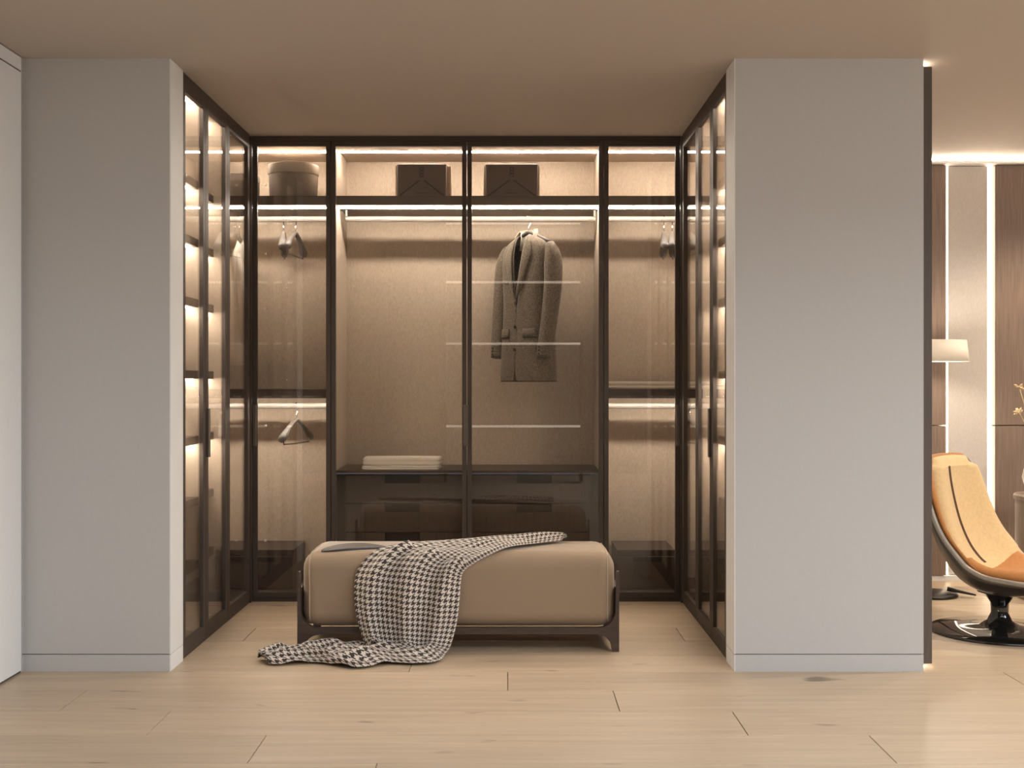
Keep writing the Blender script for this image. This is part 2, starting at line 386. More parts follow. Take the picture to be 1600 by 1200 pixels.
# far wall panels of the lounge
def wx(px, d=7.55): return (px - VX) * d / F
ZT, ZJ, ZB = 2.659, 0.9935, 0.035
def wall_panel(x0, x1, z0, z1, label, mat='panel_wood', y0=7.55, y1=7.63, group=None):
    o = bx(x0, x1, y0, y1, z0, z1).build('cladding_panel', mat, None, bevel=0.002, seg=1)
    tag(o, label, 'wall panel', group); return o
wall_panel(1.86, wx(1478.5), ZJ + 0.003, ZT, 'tall brown wood wall panel behind the lamp shade')
wall_panel(1.86, wx(1478.5), ZB, ZJ - 0.003, 'low brown wood wall panel left of the orange chair')
wall_panel(wx(1555), RX - 0.02, ZJ + 0.003, ZT, 'tall brown wood wall panel at the right edge')
wall_panel(wx(1555), RX - 0.02, ZB, ZJ - 0.003, 'low brown wood wall panel behind the side table')
wall_panel(wx(1485), wx(1547), ZB, ZT, 'pale linen wall panel between two light strips', 'panel_fabric', 7.59, 7.635)
for a, lab in ((1481.5, 'thin vertical light strip left of the linen panel'), (1551, 'thin vertical light strip right of the linen panel')):
    o = bx(wx(a - 2.6), wx(a + 2.6), 7.60, 7.615, ZB, ZT).build('light_strip', 'led_wall'); tag(o, lab, 'light strip')
cv = empty('cove_light', (3.2, 7.5, ZT), 'glowing cove trim along the lounge ceiling', 'cove light')
bx(1.86, RX - 0.02, 7.50, 7.63, ZT + 0.004, ZT + 0.016).build('ledge', 'paint_white', cv)
bx(1.88, RX - 0.05, 7.55, 7.57, ZT + 0.0161, ZT + 0.022).build('strip', 'led_cove', cv)
struct('baseboard_back', bx(1.86, RX, 7.56, 7.64, 0, ZB - 0.004), 'paint_white')
# dark sliding panel peeking out behind the right wall stub
YS = 5.26
sl = empty('cladding_panel', (1.85, YS, 0.02), 'narrow dark brown panel edge beside the right wall stub', 'wall panel')
zp0, zp1 = ZC - 442 * YS / F, ZC + 491 * YS / F
bx(XP + 0.0015, (1456.5 - VX) * YS / F, YS, YS + 0.04, zp0, zp1).build('panel', 'door_dark', sl, bevel=0.002, seg=1)
bx(XP + 0.0015, XP + 0.03, YS + 0.044, YS + 0.056, H - 0.012, H - 0.002).build('top_strip', 'led_cove', sl)
bx(XP + 0.0015, XP + 0.03, YS + 0.044, YS + 0.056, 0.003, 0.009).build('bottom_strip', 'led_cove', sl)

# ------------------------------------------------------------------ wardrobes
YD0, YD1 = 6.843, 6.865        # back run doors
YC = 6.872                     # carcass front
XB1, XM, XB2 = -1.0386, -0.25, 0.543
XLO, XRO = -2.03, 1.52         # outer backs of side wardrobes
ZTOP = 2.648
ZS1, ZS1t = 2.308, 2.361
ZS2, ZS2t = 1.187, 1.231
def door(unit, plane, u0, u1, w0, w1, handle=None, hinge=None, st=0.028):
    mp = (lambda u, w, z: (u, w, z)) if plane == 'y' else (lambda u, w, z: (w, u, z))
    def fb(mb, ua, ub, wa, wb, za, zb):
        a = mp(ua, wa, za); b = mp(ub, wb, zb); return mb.box(a[0], b[0], a[1], b[1], a[2], b[2])
    f = MB(); g = 0.002
    fb(f, u0 + g, u0 + st, w0, w1, 0.022, 2.668); fb(f, u1 - st, u1 - g, w0, w1, 0.022, 2.668)
    fb(f, u0 + st, u1 - st, w0, w1, 0.022, 0.022 + st * 1.1); fb(f, u0 + st, u1 - st, w0, w1, 2.668 - st, 2.668)
    d = f.build('door', 'bronze', unit)
    wm_ = (w0 + w1) / 2
    fb(MB(), u0 + st - 0.003, u1 - st + 0.003, wm_ - 0.0025, wm_ + 0.0025, 0.05, 2.643).build('glass_pane', 'smoked_glass', d)
    if handle:
        a, b, out = handle
        h = MB(); fb(h, a, b, out, w0 if abs(out - w0) < abs(out - w1) else w1, 0.902, 1.142)
        h.build('handle', 'bronze_light', d, bevel=0.002, seg=1)
    if hinge is not None:
        for z in (0.35, 1.02, 1.70, 2.02, 2.42):
            h = MB(); fb(h, hinge - 0.005, hinge + 0.005, max(w0, w1) + 0.0005 if plane == 'y' else (min(w0, w1) - 0.02 if w0 < 0 else max(w0, w1) + 0.0005),
                         max(w0, w1) + 0.02 if plane == 'y' else (min(w0, w1) - 0.0005 if w0 < 0 else max(w0, w1) + 0.02), z - 0.005, z + 0.005)
            h.build('hinge', 'vase_white', d)
    return d
def rail(unit, x0, x1, z, brackets=True):
    r = MB(); hh, ww = 0.017, 0.010
    prof = [(ww * math.cos(t), hh * math.sin(t)) for t in [2 * PI * k / 16 for k in range(16)]]
    r.grid([[(x, 7.10 + a, z + b) for a, b in prof] for x in (x0, x1)], close_v=True, cap=True)
    r.build('hanging_rail', 'rail_metal', unit, smooth=False)
    if brackets:
        for x in (x0, x1 - 0.012):
            bx(x, x + 0.012, 7.085, 7.115, z + 0.012, z + 0.055).build('rail_bracket', 'rail_metal', unit, bevel=0.002, seg=1)
def strip(unit, x0, x1, y0, y1, zt, mat='led_warm', t=0.007):
    return bx(x0, x1, y0, y1, zt - t, zt - 0.0004).build('light_strip', mat, unit)
def carcass(unit, x0, x1, left=True, right=True):
    bx(x0, x1, YC, 7.40, ZTOP, 2.69).build('top_panel', 'linen', unit)
    bx(x0, x1, YC, 7.40, 0.022, 0.05).build('bottom_panel', 'walnut', unit)
    bx(x0, x1, 7.38, 7.40, 0.05, ZTOP).build('back_panel', 'linen', unit)
    if left: bx(x0, x0 + 0.018, YC, 7.38, 0.05, ZTOP).build('side_panel', 'linen', unit)
    if right: bx(x1 - 0.018, x1, YC, 7.38, 0.05, ZTOP).build('side_panel', 'linen', unit)
def fascia(unit, x0, x1):
    bx(x0, x1, YD0 + 0.002, YC, 2.67, 2.699).build('top_fascia', 'bronze', unit)
    bx(x0, x1, YD0 + 0.004, YC, 0.0, 0.02).build('plinth', 'bronze', unit)

# --- middle unit
uc = empty('wardrobe_unit', (XM, 7.1, 0), 'wide middle wardrobe with double glass doors, tweed jacket and drawers inside', 'wardrobe')
carcass(uc, XB1 + 0.001, XB2 - 0.001); fascia(uc, XB1, XB2)
xa, xb = XB1 + 0.020, XB2 - 0.020
bx(xa, xb, 6.90, 7.38, ZS1, ZS1t).build('shelf', 'shelf_wood', uc)
strip(uc, xa, xb, 7.035, 7.055, ZTOP); strip(uc, xa, xb, 6.995, 7.012, ZS1)
rail(uc, xa + 0.03, xb - 0.01, 2.252)
bx(xa, xb, 6.885, 7.38, 0.736, 0.756).build('counter', 'shelf_wood', uc)
bx(xa, -0.966, 6.935, 7.37, 0.05, 0.734).build('filler', 'walnut', uc); bx(0.471, xb, 6.935, 7.37, 0.05, 0.734).build('filler', 'walnut', uc)
rows = [0.729, 0.561, 0.393, 0.225, 0.057]
for (a, b, cx) in ((-0.964, XM - 0.003, -0.632), (XM + 0.003, 0.469, 0.141)):
    for i in range(4):
        z1, z0 = rows[i] - 0.002, rows[i + 1] + 0.002
        gx0, gx1, gz = cx - 0.103, cx + 0.103, z1 - 0.048
        dm = MB(); dm.box(a, gx0, 6.915, 6.935, z0, z1); dm.box(gx1, b, 6.915, 6.935, z0, z1); dm.box(gx0, gx1, 6.915, 6.935, z0, gz)
        dm.box(a, b, 6.95, 7.3, z0, z1 - 0.03)
        dd = dm.build('drawer', 'walnut', uc)
        gm = MB(); gm.box(gx0, gx1, 6.936, 6.949, gz - 0.004, z1); gm.build('finger_grip', 'grip_black', dd)
door(uc, 'y', XB1, XM, YD0, YD1, handle=(XM - 0.022, XM + 0.008, YD0 - 0.012))
door(uc, 'y', XM, XB2, YD0, YD1)

# --- left unit (runs on behind the left side wardrobe into the corner)
ul = empty('wardrobe_unit', (-1.3, 7.1, 0), 'narrow back-left corner wardrobe with round hat box and hangers inside', 'wardrobe')
carcass(ul, XLO, XB1 - 0.001); fascia(ul, XL, XB1)
xa, xb = XLO + 0.020, XB1 - 0.020
bx(xa, xb, 6.90, 7.38, ZS1, ZS1t).build('shelf', 'shelf_wood', ul); bx(xa, xb, 6.90, 7.38, ZS2, ZS2t).build('shelf', 'shelf_wood', ul)
strip(ul, xa, xb, 7.035, 7.055, ZTOP); strip(ul, xa, xb, 6.995, 7.012, ZS1); strip(ul, xa, xb, 6.995, 7.012, ZS2, t=0.004)
bx(xa, xb, 6.902, 6.914, ZS2 - 0.009, ZS2 - 0.0002).build('shelf_lip', 'shelf_wood', ul)
rail(ul, xa, xb - 0.002, 2.252, False); rail(ul, xa, xb - 0.002, 1.128, False)
def low_drawer(unit, x0, x1):
    b = MB(); b.box(x0, x1, 6.965, 7.37, 0.055, 0.282); b.build('drawer_box', 'walnut', unit)
    d = bx(x0, x1, 6.945, 6.962, 0.058, 0.245).build('drawer', 'walnut', unit)
    cx = (x0 + x1) / 2 if x1 - x0 < 0.5 else x1 - 0.18
    bx(cx - 0.08, cx + 0.08, 6.9425, 6.9448, 0.215, 0.243).build('finger_grip', 'grip_black', d)
low_drawer(ul, xa + 0.01, -1.28)
door(ul, 'y', XL + 0.006, XB1, YD0, YD1, handle=(XL + 0.008, XL + 0.03, YD0 - 0.012), hinge=XL + 0.075)
# corner post where left side doors meet the back doors
bx(XL - 0.032, XL + 0.005, 6.806, YC, 0.0, 2.69).build('corner_post', 'bronze', ul)

# --- right unit
ur = empty('wardrobe_unit', (0.8, 7.1, 0), 'narrow back-right corner wardrobe with two hangers and folded sheets inside', 'wardrobe')
carcass(ur, XB2 + 0.001, XRO); fascia(ur, XB2, XR)
xa, xb = XB2 + 0.020, XRO - 0.020
bx(xa, xb, 6.90, 7.38, ZS1, ZS1t).build('shelf', 'shelf_wood', ur); bx(xa, xb, 6.90, 7.38, ZS2, ZS2t).build('shelf', 'shelf_wood', ur)
strip(ur, xa, xb, 7.035, 7.055, ZTOP); strip(ur, xa, xb, 6.995, 7.012, ZS1); strip(ur, xa, xb, 6.995, 7.012, ZS2, t=0.004)
bx(xa, xb, 6.902, 6.914, ZS2 - 0.009, ZS2 - 0.0002).build('shelf_lip', 'shelf_wood', ur)
rail(ur, xa + 0.002, xb, 2.252, False); rail(ur, xa + 0.002, xb, 1.128, False)
low_drawer(ur, 0.633, 0.972)
door(ur, 'y', XB2, XR - 0.006, YD0, YD1, handle=(XR - 0.03, XR - 0.008, YD0 - 0.012))
bx(XR - 0.005, XR + 0.032, 6.806, YC, 0.0, 2.69).build('corner_post', 'bronze', ur)

# --- side units
SY = [5.405, 5.82, 6.27, 6.804]
SHZ = [2.26, 1.975, 1.68, 1.33, 1.01, 0.71, 0.40]
def side_unit(s):
    left = s < 0
    xf = XL if left else XR
    xo = XLO if left else XRO
    u = empty('wardrobe_unit', (xf + s * 0.26, 6.1, 0),
              'left side wardrobe of three smoked glass doors with lit shelves' if left else 'right side wardrobe of three smoked glass doors beside the right wall stub', 'wardrobe')
    X = lambda q: xf + s * q            # q = depth into the unit
    W = abs(xo - xf)
    bx(X(0.03), X(W), SY[0], 6.868, ZTOP, 2.69).build('top_panel', 'linen', u)
    bx(X(0.03), X(W), SY[0], 6.868, 0.022, 0.05).build('bottom_panel', 'walnut', u)
    bx(X(W - 0.018), X(W), SY[0], 6.868, 0.05, ZTOP).build('back_panel', 'linen', u)
    bx(X(0.03), X(W - 0.018), SY[0], SY[0] + 0.018, 0.05, ZTOP).build('side_panel', 'linen', u)
    for y in (SY[1], SY[2]): bx(X(0.03), X(W - 0.018), y - 0.011, y + 0.011, 0.05, ZTOP).build('partition', 'linen', u)
    for y0, y1 in ((SY[0] + 0.019, SY[1] - 0.012), (SY[1] + 0.012, SY[2] - 0.012)):
        q0 = 0.034 if y0 < 5.5 else 0.072
        for i, z in enumerate(SHZ):
            bx(X(q0), X(W - 0.02), y0, y1, z - 0.040, z).build('shelf', 'shelf_wood', u)
            if i < 5: bx(X(q0 + 0.03), X(q0 + 0.045), y0, y1, z - 0.046, z - 0.0404).build('light_strip', 'led_side', u)
        bx(X(q0 + 0.03), X(q0 + 0.045), y0, y1, ZTOP - 0.007, ZTOP - 0.0004).build('light_strip', 'led_side', u)
    bx(X(0.002), X(0.03), SY[0], SY[3], 2.67, 2.699).build('top_fascia', 'bronze', u)
    bx(X(0.004), X(0.03), SY[0], SY[3], 0.0, 0.02).build('plinth', 'bronze', u)
    w0, w1 = (X(0.022), X(0.0)) if left else (X(0.0), X(0.022))
    for i in range(3):
        hd = None
        if i == 1: hd = (SY[1] + 0.014, SY[1] + 0.044, X(-0.012))
        door(u, 'x', SY[i], SY[i + 1], w0, w1, handle=hd, st=0.05)
    return u
side_unit(-1); side_unit(1)

# ------------------------------------------------------------------ things in the wardrobes
def hatbox(x, y, z, r, h, label):
    t = empty('hat_box', (x, y, z), label, 'hat box', None)
    lid = 0.30 * h
    MB().lathe([(0.01, 0), (r * 0.93, 0), (r * 0.94, 0.004), (r * 0.965, h * 0.5), (r * 0.97, h - 0.006)], (x, y, z), 48).build('body', 'hatbox_felt', t, smooth=True)
    MB().lathe([(r * 0.985, h - lid), (r, h - lid + 0.003), (r, h - 0.010), (r * 0.985, h - 0.002), (r * 0.95, h), (0.01, h)], (x, y, z), 48).build('lid', 'hatbox_lid', t, smooth=True)
hatbox(-1.295, 7.06, ZS1t + 0.0005, 0.150, 0.205, 'large round grey felt hat box on the top shelf')
hatbox(-1.60, 7.08, ZS1t + 0.0005, 0.100, 0.150, 'small round grey felt hat box in the corner of the top shelf')

def gift_bag(x0, x1, y0, y1, z, h, label):
    t = empty('carry_case', ((x0 + x1) / 2, (y0 + y1) / 2, z), label, 'case', None)
    cx = (x0 + x1) / 2
    bx(x0, x1, y0, y1, z + 0.0005, z + h).build('body', 'bag_brown', t, bevel=0.010, seg=3, smooth=False)
    ap = z + h * 0.52; w = x1 - x0
    def line(a, b, wd):
        a = Vector((a[0], 0, a[1])); b = Vector((b[0], 0, b[1])); n = (b - a).normalized(); q = Vector((-n.z, 0, n.x)) * wd / 2
        poly = [(v.x, v.z) for v in (a + q, b + q, b - q, a - q)]
        return MB().prism(poly, 'y', y0 - 0.0018, y0 + 0.004)
    line((cx - 0.012, ap), (x0 + 0.012, z + 0.012), 0.0075).build('crease', 'bag_line', t)
    line((cx + 0.012, ap), (x1 - 0.012, z + 0.012), 0.0075).build('crease', 'bag_line', t)
    em = MB()   # hook-like emblem above the creases: three small stacked rings
    for i in range(3):
        zz = z + h * 0.66 + i * h * 0.095
        em.tube([(cx + 0.011 * math.cos(a), y0 - 0.001, zz + 0.0085 * math.sin(a)) for a in [2 * PI * k / 14 for k in range(14)]], 0.0028, 6, close=True)
    em.build('emblem', 'bag_line', t)
    lt = MB()   # tiny line of lettering, only legible as a row of strokes
    for i in range(9):
        lt.box(cx - 0.034 + i * 0.0078, cx - 0.030 + i * 0.0078, y0 - 0.0016, y0 + 0.003, z + h * 0.135, z + h * (0.165 + 0.02 * ((i * 7) % 3 == 0)))
    lt.build('lettering', 'bag_line', t)
    for xs, s in ((x0, -1), (x1, 1)):
        bx(xs, xs + s * (0.010 if (s < 0 or xs > -0.2) else 0.026), y0 + 0.02, y0 + 0.075, z + 0.004, z + h - 0.010).build('side_strap', 'strap_tan', t, bevel=0.004, seg=2)
gift_bag((620 - VX) * 7.0 / F, (698 - VX) * 7.0 / F, 7.0, 7.17, ZS1t, 0.208, 'dark brown case with crease lines on top shelf, left of the two')
gift_bag((758 - VX) * 7.0 / F, (841 - VX) * 7.0 / F, 7.0, 7.17, ZS1t, 0.208, 'dark brown case with crease lines on top shelf, above the jacket')
t = empty('handbag', (-1.72, 5.6, SHZ[0]), 'dark brown bag on the top shelf of the left side wardrobe', 'bag')
bx(-1.78, -1.62, 5.47, 5.72, SHZ[0] + 0.0005, SHZ[0] + 0.19).build('body', 'bag_brown', t, bevel=0.03, seg=4)
MB().tube([(-1.70, 5.595 + 0.07 * math.cos(a), SHZ[0] + 0.185 + 0.07 * math.sin(a)) for a in [PI * k / 12 for k in range(13)]], 0.006, 8).build('handle', 'bag_line', t, smooth=True)

# hangers (arms along Y, hook on the rail at the origin)
def hanger(label):
    t = empty('clothes_hanger', (0, 0, 0), label, 'hanger', 'loose wooden hangers in the wardrobes')
    pts = []; rr = []
    for i in range(21):
        y = -0.215 + 0.43 * i / 20; a = abs(y) / 0.215
        pts.append((0, y, -0.080 - 0.115 * a ** 1.35)); rr.append(0.011 + 0.012 * a ** 2 - (0.007 if i in (0, 20) else 0))
    MB().tube(pts, rr, 12, flat=(0.95, 1.25), up=(0, 0, 1)).build('shoulder_bar', 'hanger_wood', t, smooth=True)
    hk = [(0, 0, -0.075), (0, 0, -0.045), (0, 0.012, -0.028)] + [(0, 0.024 * math.cos(a), 0.0 + 0.024 * math.sin(a)) for a in [-0.9 + k * 0.42 for k in range(10)]]
    MB().tube(hk, 0.0028, 8).build('hook', 'chrome', t, smooth=True)
    MB().tube([(0, -0.185, -0.175), (0, -0.178, -0.218), (0, 0, -0.220), (0, 0.178, -0.218), (0, 0.185, -0.175)], 0.0042, 8).build('trouser_bar', 'hanger_wood', t, smooth=True)
    return t
h0 = hanger('x')
spots = [(-1.362, 2.249, 9, 'taupe wooden hanger on the upper left rail, nearer the corner post'),
         (-1.290, 2.249, -4, 'taupe wooden hanger on the upper left rail, further from the corner post'),
         (-1.284, 1.125, -14, 'taupe wooden hanger alone on the lower left rail'),
         (0.925, 2.249, -6, 'taupe wooden hanger on the upper right rail, left of its pair'),
         (0.975, 2.249, -9, 'taupe wooden hanger on the upper right rail, right of its pair'),
         (1.085, 1.125, 12, 'taupe wooden hanger on the lower right rail behind the corner post')]
for i, (x, z, a, lab) in enumerate(spots):
    o = h0 if i == 0 else copy_tree(h0)
    o['label'] = lab; o.location = (x, 7.10, z); o.rotation_euler = (0, 0, math.radians(a))

# pale long shirt hanging edge-on in the left corner
t = empty('hanging_shirt', (-1.63, 7.10, 1.36), 'pale long shirt hanging edge-on behind the left corner post', 'shirt')
rows_ = []
for i in range(15):
    a = i / 14; z = 2.13 - 0.74 * a
    hw = 0.018 + 0.045 * a ** 0.8; hl = 0.03 + 0.17 * min(1, a * 6) ** 0.6 + 0.01 * a
    rows_.append([(-1.63 + 0.02 * a + hw * math.cos(q) * (1 + 0.25 * math.sin(5 * q) * a), 7.13 + hl * math.sin(q), z - 0.03 * (1 - min(1, a * 5)) * abs(math.sin(q)) + 0.02 * math.sin(q) * a) for q in [2 * PI * k / 28 for k in range(28)]])
MB().grid(rows_, close_v=True, cap=True).build('body', 'cream_cloth', t, smooth=True)
MB().tube([(-1.63, 7.12, 2.12), (-1.63, 7.10, 2.20), (-1.63, 7.12, 2.24), (-1.63, 7.10, 2.274), (-1.63, 7.075, 2.25)], 0.003, 8).build('hook', 'chrome', t, smooth=True)
for sy in (7.02,):
    MB().tube([(-1.615, sy - 0.02, 2.03), (-1.59, sy - 0.05, 1.9), (-1.575, sy - 0.06, 1.7), (-1.57, sy - 0.05, 1.5)], [0.03, 0.045, 0.04, 0.034], 12, flat=(0.6, 1)).build('sleeve', 'cream_cloth', t, smooth=True)

# tweed jacket
JX = (826 - VX) * 7.1 / F
jk = empty('jacket', (0, 0, 0), 'brown tweed jacket hanging on the middle wardrobe rail', 'jacket')
# local: faces -Y, origin on the rail; z down
def body_row(z, hw, hd, g0, g1, n=44, front=0.0):
    # g0 / g1: x of the left and right front edges (open contour from g0 round the back to g1)
    out = []
    def pt(a):
        c, s_ = math.cos(a), math.sin(a)
        ex = 0.75
        return Vector((hw * math.copysign(abs(c) ** ex, c), hd * math.copysign(abs(s_) ** ex, s_), z))
    def ang(x):
        c = max(-1, min(1, x / hw)); c = math.copysign(abs(c) ** (1 / 0.75), c)
        return -math.acos(c)           # front half: negative angles
    a0 = ang(g0); a1 = ang(g1)
    # go from a0 (left edge on the front) clockwise via back to a1
    A0 = a0; A1 = a1 - 2 * PI
    for k in range(n + 1):
        a = A0 + (A1 - A0) * k / n
        q = pt(a)
        q.x += 0.004 * math.sin(6 * a) * min(1, (-z - 0.1) * 1.5) if z < -0.2 else 0
        out.append(q)
    return out
zs = [(-0.105, 0.055, 0.045, -0.040, 0.040), (-0.125, 0.100, 0.052, -0.048, 0.044), (-0.150, 0.155, 0.062, -0.050, 0.046), (-0.185, 0.192, 0.075, -0.046, 0.048),
      (-0.25, 0.197, 0.090, -0.038, 0.044), (-0.34, 0.188, 0.098, -0.026, 0.034), (-0.44, 0.180, 0.100, -0.012, 0.018), (-0.52, 0.176, 0.100, -0.004, -0.002),
      (-0.60, 0.178, 0.102, 0.002, -0.008), (-0.70, 0.184, 0.106, 0.004, -0.008), (-0.80, 0.190, 0.110, 0.004, -0.010), (-0.90, 0.194, 0.114, 0.000, -0.006), (-0.985, 0.197, 0.117, -0.010, 0.006)]
rowsj = [body_row(*q) for q in zs]
MB().grid(rowsj).build('body', 'tweed', jk, smooth=True, solid=0.006, solid_off=1, recalc=False, sub=1)
for s in (-1, 1):
    pts = smooth_path([(s * 0.178, 0.005, -0.165), (s * 0.212, 0.0, -0.24), (s * 0.226, -0.012, -0.40), (s * 0.222, -0.035, -0.58), (s * 0.213, -0.062, -0.76), (s * 0.208, -0.072, -0.835)], 4)
    L = len(pts)
    rr = [0.034 + 0.034 * min(1, 4 * i / L) - 0.020 * (i / L) for i in range(L)]
    sl_ = MB().tube(pts, rr, 16, flat=(1.0, 0.85), up=(0, 1, 0)).build('sleeve', 'tweed', jk, smooth=True)
    cb_ = [pts[-1] + Vector((s * 0.0, -0.046, 0.018 + 0.02 * i)) for i in range(3)]
    bm_ = MB()
    for q in cb_: bm_.tube([q + Vector((0, 0.004, 0)), q - Vector((0, 0.004, 0))], 0.006, 8)
    bm_.build('cuff_button', 'button_dark', sl_)
def on_front(x, z, lift=0.004):
    for i in range(len(zs) - 1):
        if zs[i][0] >= z >= zs[i + 1][0]:
            t_ = (zs[i][0] - z) / (zs[i][0] - zs[i + 1][0]); hw = zs[i][1] * (1 - t_) + zs[i + 1][1] * t_; hd = zs[i][2] * (1 - t_) + zs[i + 1][2] * t_
            break
    c = min(0.999, abs(x) / hw) ** (1 / 0.75); s_ = math.sqrt(1 - c * c)
    return Vector((x, -hd * s_ ** 0.75 - 0.006 - lift, z))
# lapels
for s in (-1, 1):
    inner = [(s * 0.046, -0.130), (s * 0.047, -0.20), (s * 0.040, -0.29), (s * 0.026, -0.38), (s * 0.008, -0.47)]
    outer = [(s * 0.090, -0.150), (s * 0.112, -0.225), (s * 0.098, -0.28), (s * 0.062, -0.39), (s * 0.014, -0.485)]
    a = smooth_path([on_front(x, z, 0.016) for x, z in inner], 4); b = smooth_path([on_front(x, z, 0.008) for x, z in outer], 4)
    MB().grid([[p0.lerp(p1, k / 5) + Vector((0, -0.006 * math.sin(PI * k / 5), 0)) for k in range(6)] for p0, p1 in zip(a, b)]).build('lapel', 'tweed', jk, smooth=True, solid=0.004, solid_off=0)
# collar
cr = []
for k in range(25):
    a = PI * 1.16 * (k / 24) - PI * 0.08
    cr.append((math.cos(a), math.sin(a)))
MB().grid([[(0.060 * c, 0.048 * s_ - 0.004, -0.080 + 0.012 * s_), (0.066 * c, 0.054 * s_ - 0.004, -0.072 + 0.012 * s_), (0.084 * c, 0.066 * s_ - 0.018, -0.105), (0.098 * c, 0.074 * s_ - 0.030, -0.150 - 0.02 * (1 - s_) * 0.5)] for c, s_ in cr]).build('collar', 'tweed_lit', jk, smooth=True, solid=0.005, solid_off=0)
MB().grid([[(0.056 * c, 0.045 * s_ - 0.004, -0.080 + 0.012 * s_), (0.058 * c, 0.050 * s_, -0.12), (0.07 * c, 0.055 * s_, -0.19)] for c, s_ in cr]).build('collar_lining', 'cream_cloth', jk, smooth=True, solid=0.003, solid_off=0)
bx(-0.028, 0.024, 0.028, 0.031, -0.21, -0.185).build('label_tab', 'vase_white', jk)
# pocket flaps, breast pocket, buttons, hem seam
for s in (-1, 1):
    g = [[on_front(s * (0.062 + 0.092 * k / 6), z, 0.006) for k in range(7)] for z in (-0.665, -0.69, -0.715)]
    MB().grid(g).build('pocket_flap', 'tweed', jk, smooth=True, solid=0.006, solid_off=0)
    g = [[on_front(s * (0.060 + 0.096 * k / 6), z, 0.002) for k in range(7)] for z in (-0.714, -0.722)]
    MB().grid(g).build('pocket_slit', 'tweed_dark', jk, solid=0.004, solid_off=0)
g = [[on_front(-(0.075 + 0.075 * k / 6), z + 0.012 * k / 6, 0.004) for k in range(7)] for z in (-0.375, -0.395)]
MB().grid(g).build('breast_pocket', 'tweed', jk, smooth=True, solid=0.005, solid_off=0)
for z in (-0.515, -0.655, -0.79):
    q = on_front(-0.004, z, 0.004)
    MB().tube([q, q - Vector((0, 0.006, 0))], 0.010, 14).build('button', 'button_dark', jk)
# its hanger
pts = []
for i in range(17):
    y = -0.175 + 0.35 * i / 16; a = abs(y) / 0.175
    pts.append((y, 0.004, -0.075 - 0.072 * a ** 1.2))
jk.location = (JX, 7.10, 2.255); jk.rotation_euler = (0, 0, math.radians(-46)); jk.scale = (0.95, 0.95, 1.0)
hg = empty('clothes_hanger', (0, 0, 0), 'taupe wooden hanger carrying the tweed jacket', 'hanger', None)
MB().tube(pts, [0.012] * 17, 10, flat=(0.9, 1.2)).build('shoulder_bar', 'hanger_wood', hg, smooth=True)
hk = [(0, 0, -0.075), (0, 0, -0.045), (0, 0.012, -0.028)] + [(0, 0.024 * math.cos(a), 0.024 * math.sin(a)) for a in [-0.9 + k * 0.42 for k in range(10)]]
MB().tube(hk, 0.0028, 8).build('hook', 'chrome', hg, smooth=True)
hg.location = (JX, 7.10, 2.249); hg.rotation_euler = (0, 0, math.radians(-46))

# folded cloths
def folded(name, label, x0, x1, y0, y1, z0, h, rot=0, layers=2, mat='cream_cloth'):
    t = empty(name, ((x0 + x1) / 2, (y0 + y1) / 2, z0), label, 'folded cloth')
    cx, cy = (x0 + x1) / 2, (y0 + y1) / 2
    hx, hy = (x1 - x0) / 2, (y1 - y0) / 2
    for k in range(layers):
        za, zb = h * k / layers, h * (k + 1) / layers
        rows_ = []
        pr = [(0, 1), (0.35, 1.012), (0.5, 1.018), (0.65, 1.012), (1, 1)]
        for f_, sc_ in pr:
            ring = []
            for i in range(40):
                a = 2 * PI * i / 40; c, s_ = math.cos(a), math.sin(a)
                px = math.copysign(abs(c) ** 0.18, c); py = math.copysign(abs(s_) ** 0.18, s_)
                ring.append((cx + px * hx * (sc_ - 0.008 * k), cy + py * hy * sc_, z0 + za + (zb - za - 0.001) * f_ + 0.001 * math.sin(4 * px + 2 * k)))
            rows_.append(ring)
        MB().grid(rows_, close_v=True, cap=True).build('fold', mat, t, smooth=False)
    t.rotation_euler = (0, 0, rot)
    return t
folded('folded_linen', 'folded cream cloth at the bottom of the pair on the counter', -0.872, -0.415, 6.93, 7.16, 0.7575, 0.026, 0.0)
folded('folded_linen', 'folded cream cloth on top of the pair on the counter', -0.868, -0.410, 6.945, 7.15, 0.7855, 0.042, math.radians(1.2))
folded('folded_sheet', 'thin folded cream sheet at the bottom on the right wardrobe shelf', XB2 + 0.03, 1.35, 6.93, 7.3, ZS2t + 0.001, 0.020, 0, 1)
folded('folded_sheet', 'thin folded cream sheet on top on the right wardrobe shelf', XB2 + 0.03, 1.34, 6.95, 7.29, ZS2t + 0.024, 0.022, 0, 1)

# ------------------------------------------------------------------ bench
BX, BY0, BY1 = -0.245, 5.578, 6.055
bn = empty('bench', (BX, (BY0 + BY1) / 2, 0), 'long beige upholstered bench on dark wooden legs in the niche', 'bench')
HW = 0.760; ZBt, ZTp = 0.108, 0.468
c = bx(BX - HW + 0.017, BX + HW - 0.017, BY0 + 0.004, BY1 - 0.004, ZBt, ZTp).build('cushion', 'bench_fabric', bn, bevel=0.080, seg=8, smooth=True)
CY0, CY1, CR = BY0 + 0.004, BY1 - 0.004, 0.080
def rprof(off):
    out = []
    y0, y1, z0, z1, r = CY0 - off, CY1 + off, ZBt - off, ZTp + off, CR + off
    for (cy, cz, a0) in ((y1 - r, z1 - r, 0), (y0 + r, z1 - r, PI / 2), (y0 + r, z0 + r, PI), (y1 - r, z0 + r, 1.5 * PI)):
        for k in range(9):
            a = a0 + PI / 2 * k / 8; out.append((cy + r * math.cos(a), cz + r * math.sin(a)))
    return out
for s in (-1, 1):
    x = BX + s * (HW - 0.017 - 0.038); inset = 0.0035
    MB().tube([(x, y, z) for y, z in rprof(-0.0115)], 0.004, 8, close=True, up=(1, 0, 0)).build('piping', 'bench_piping', c, smooth=True)
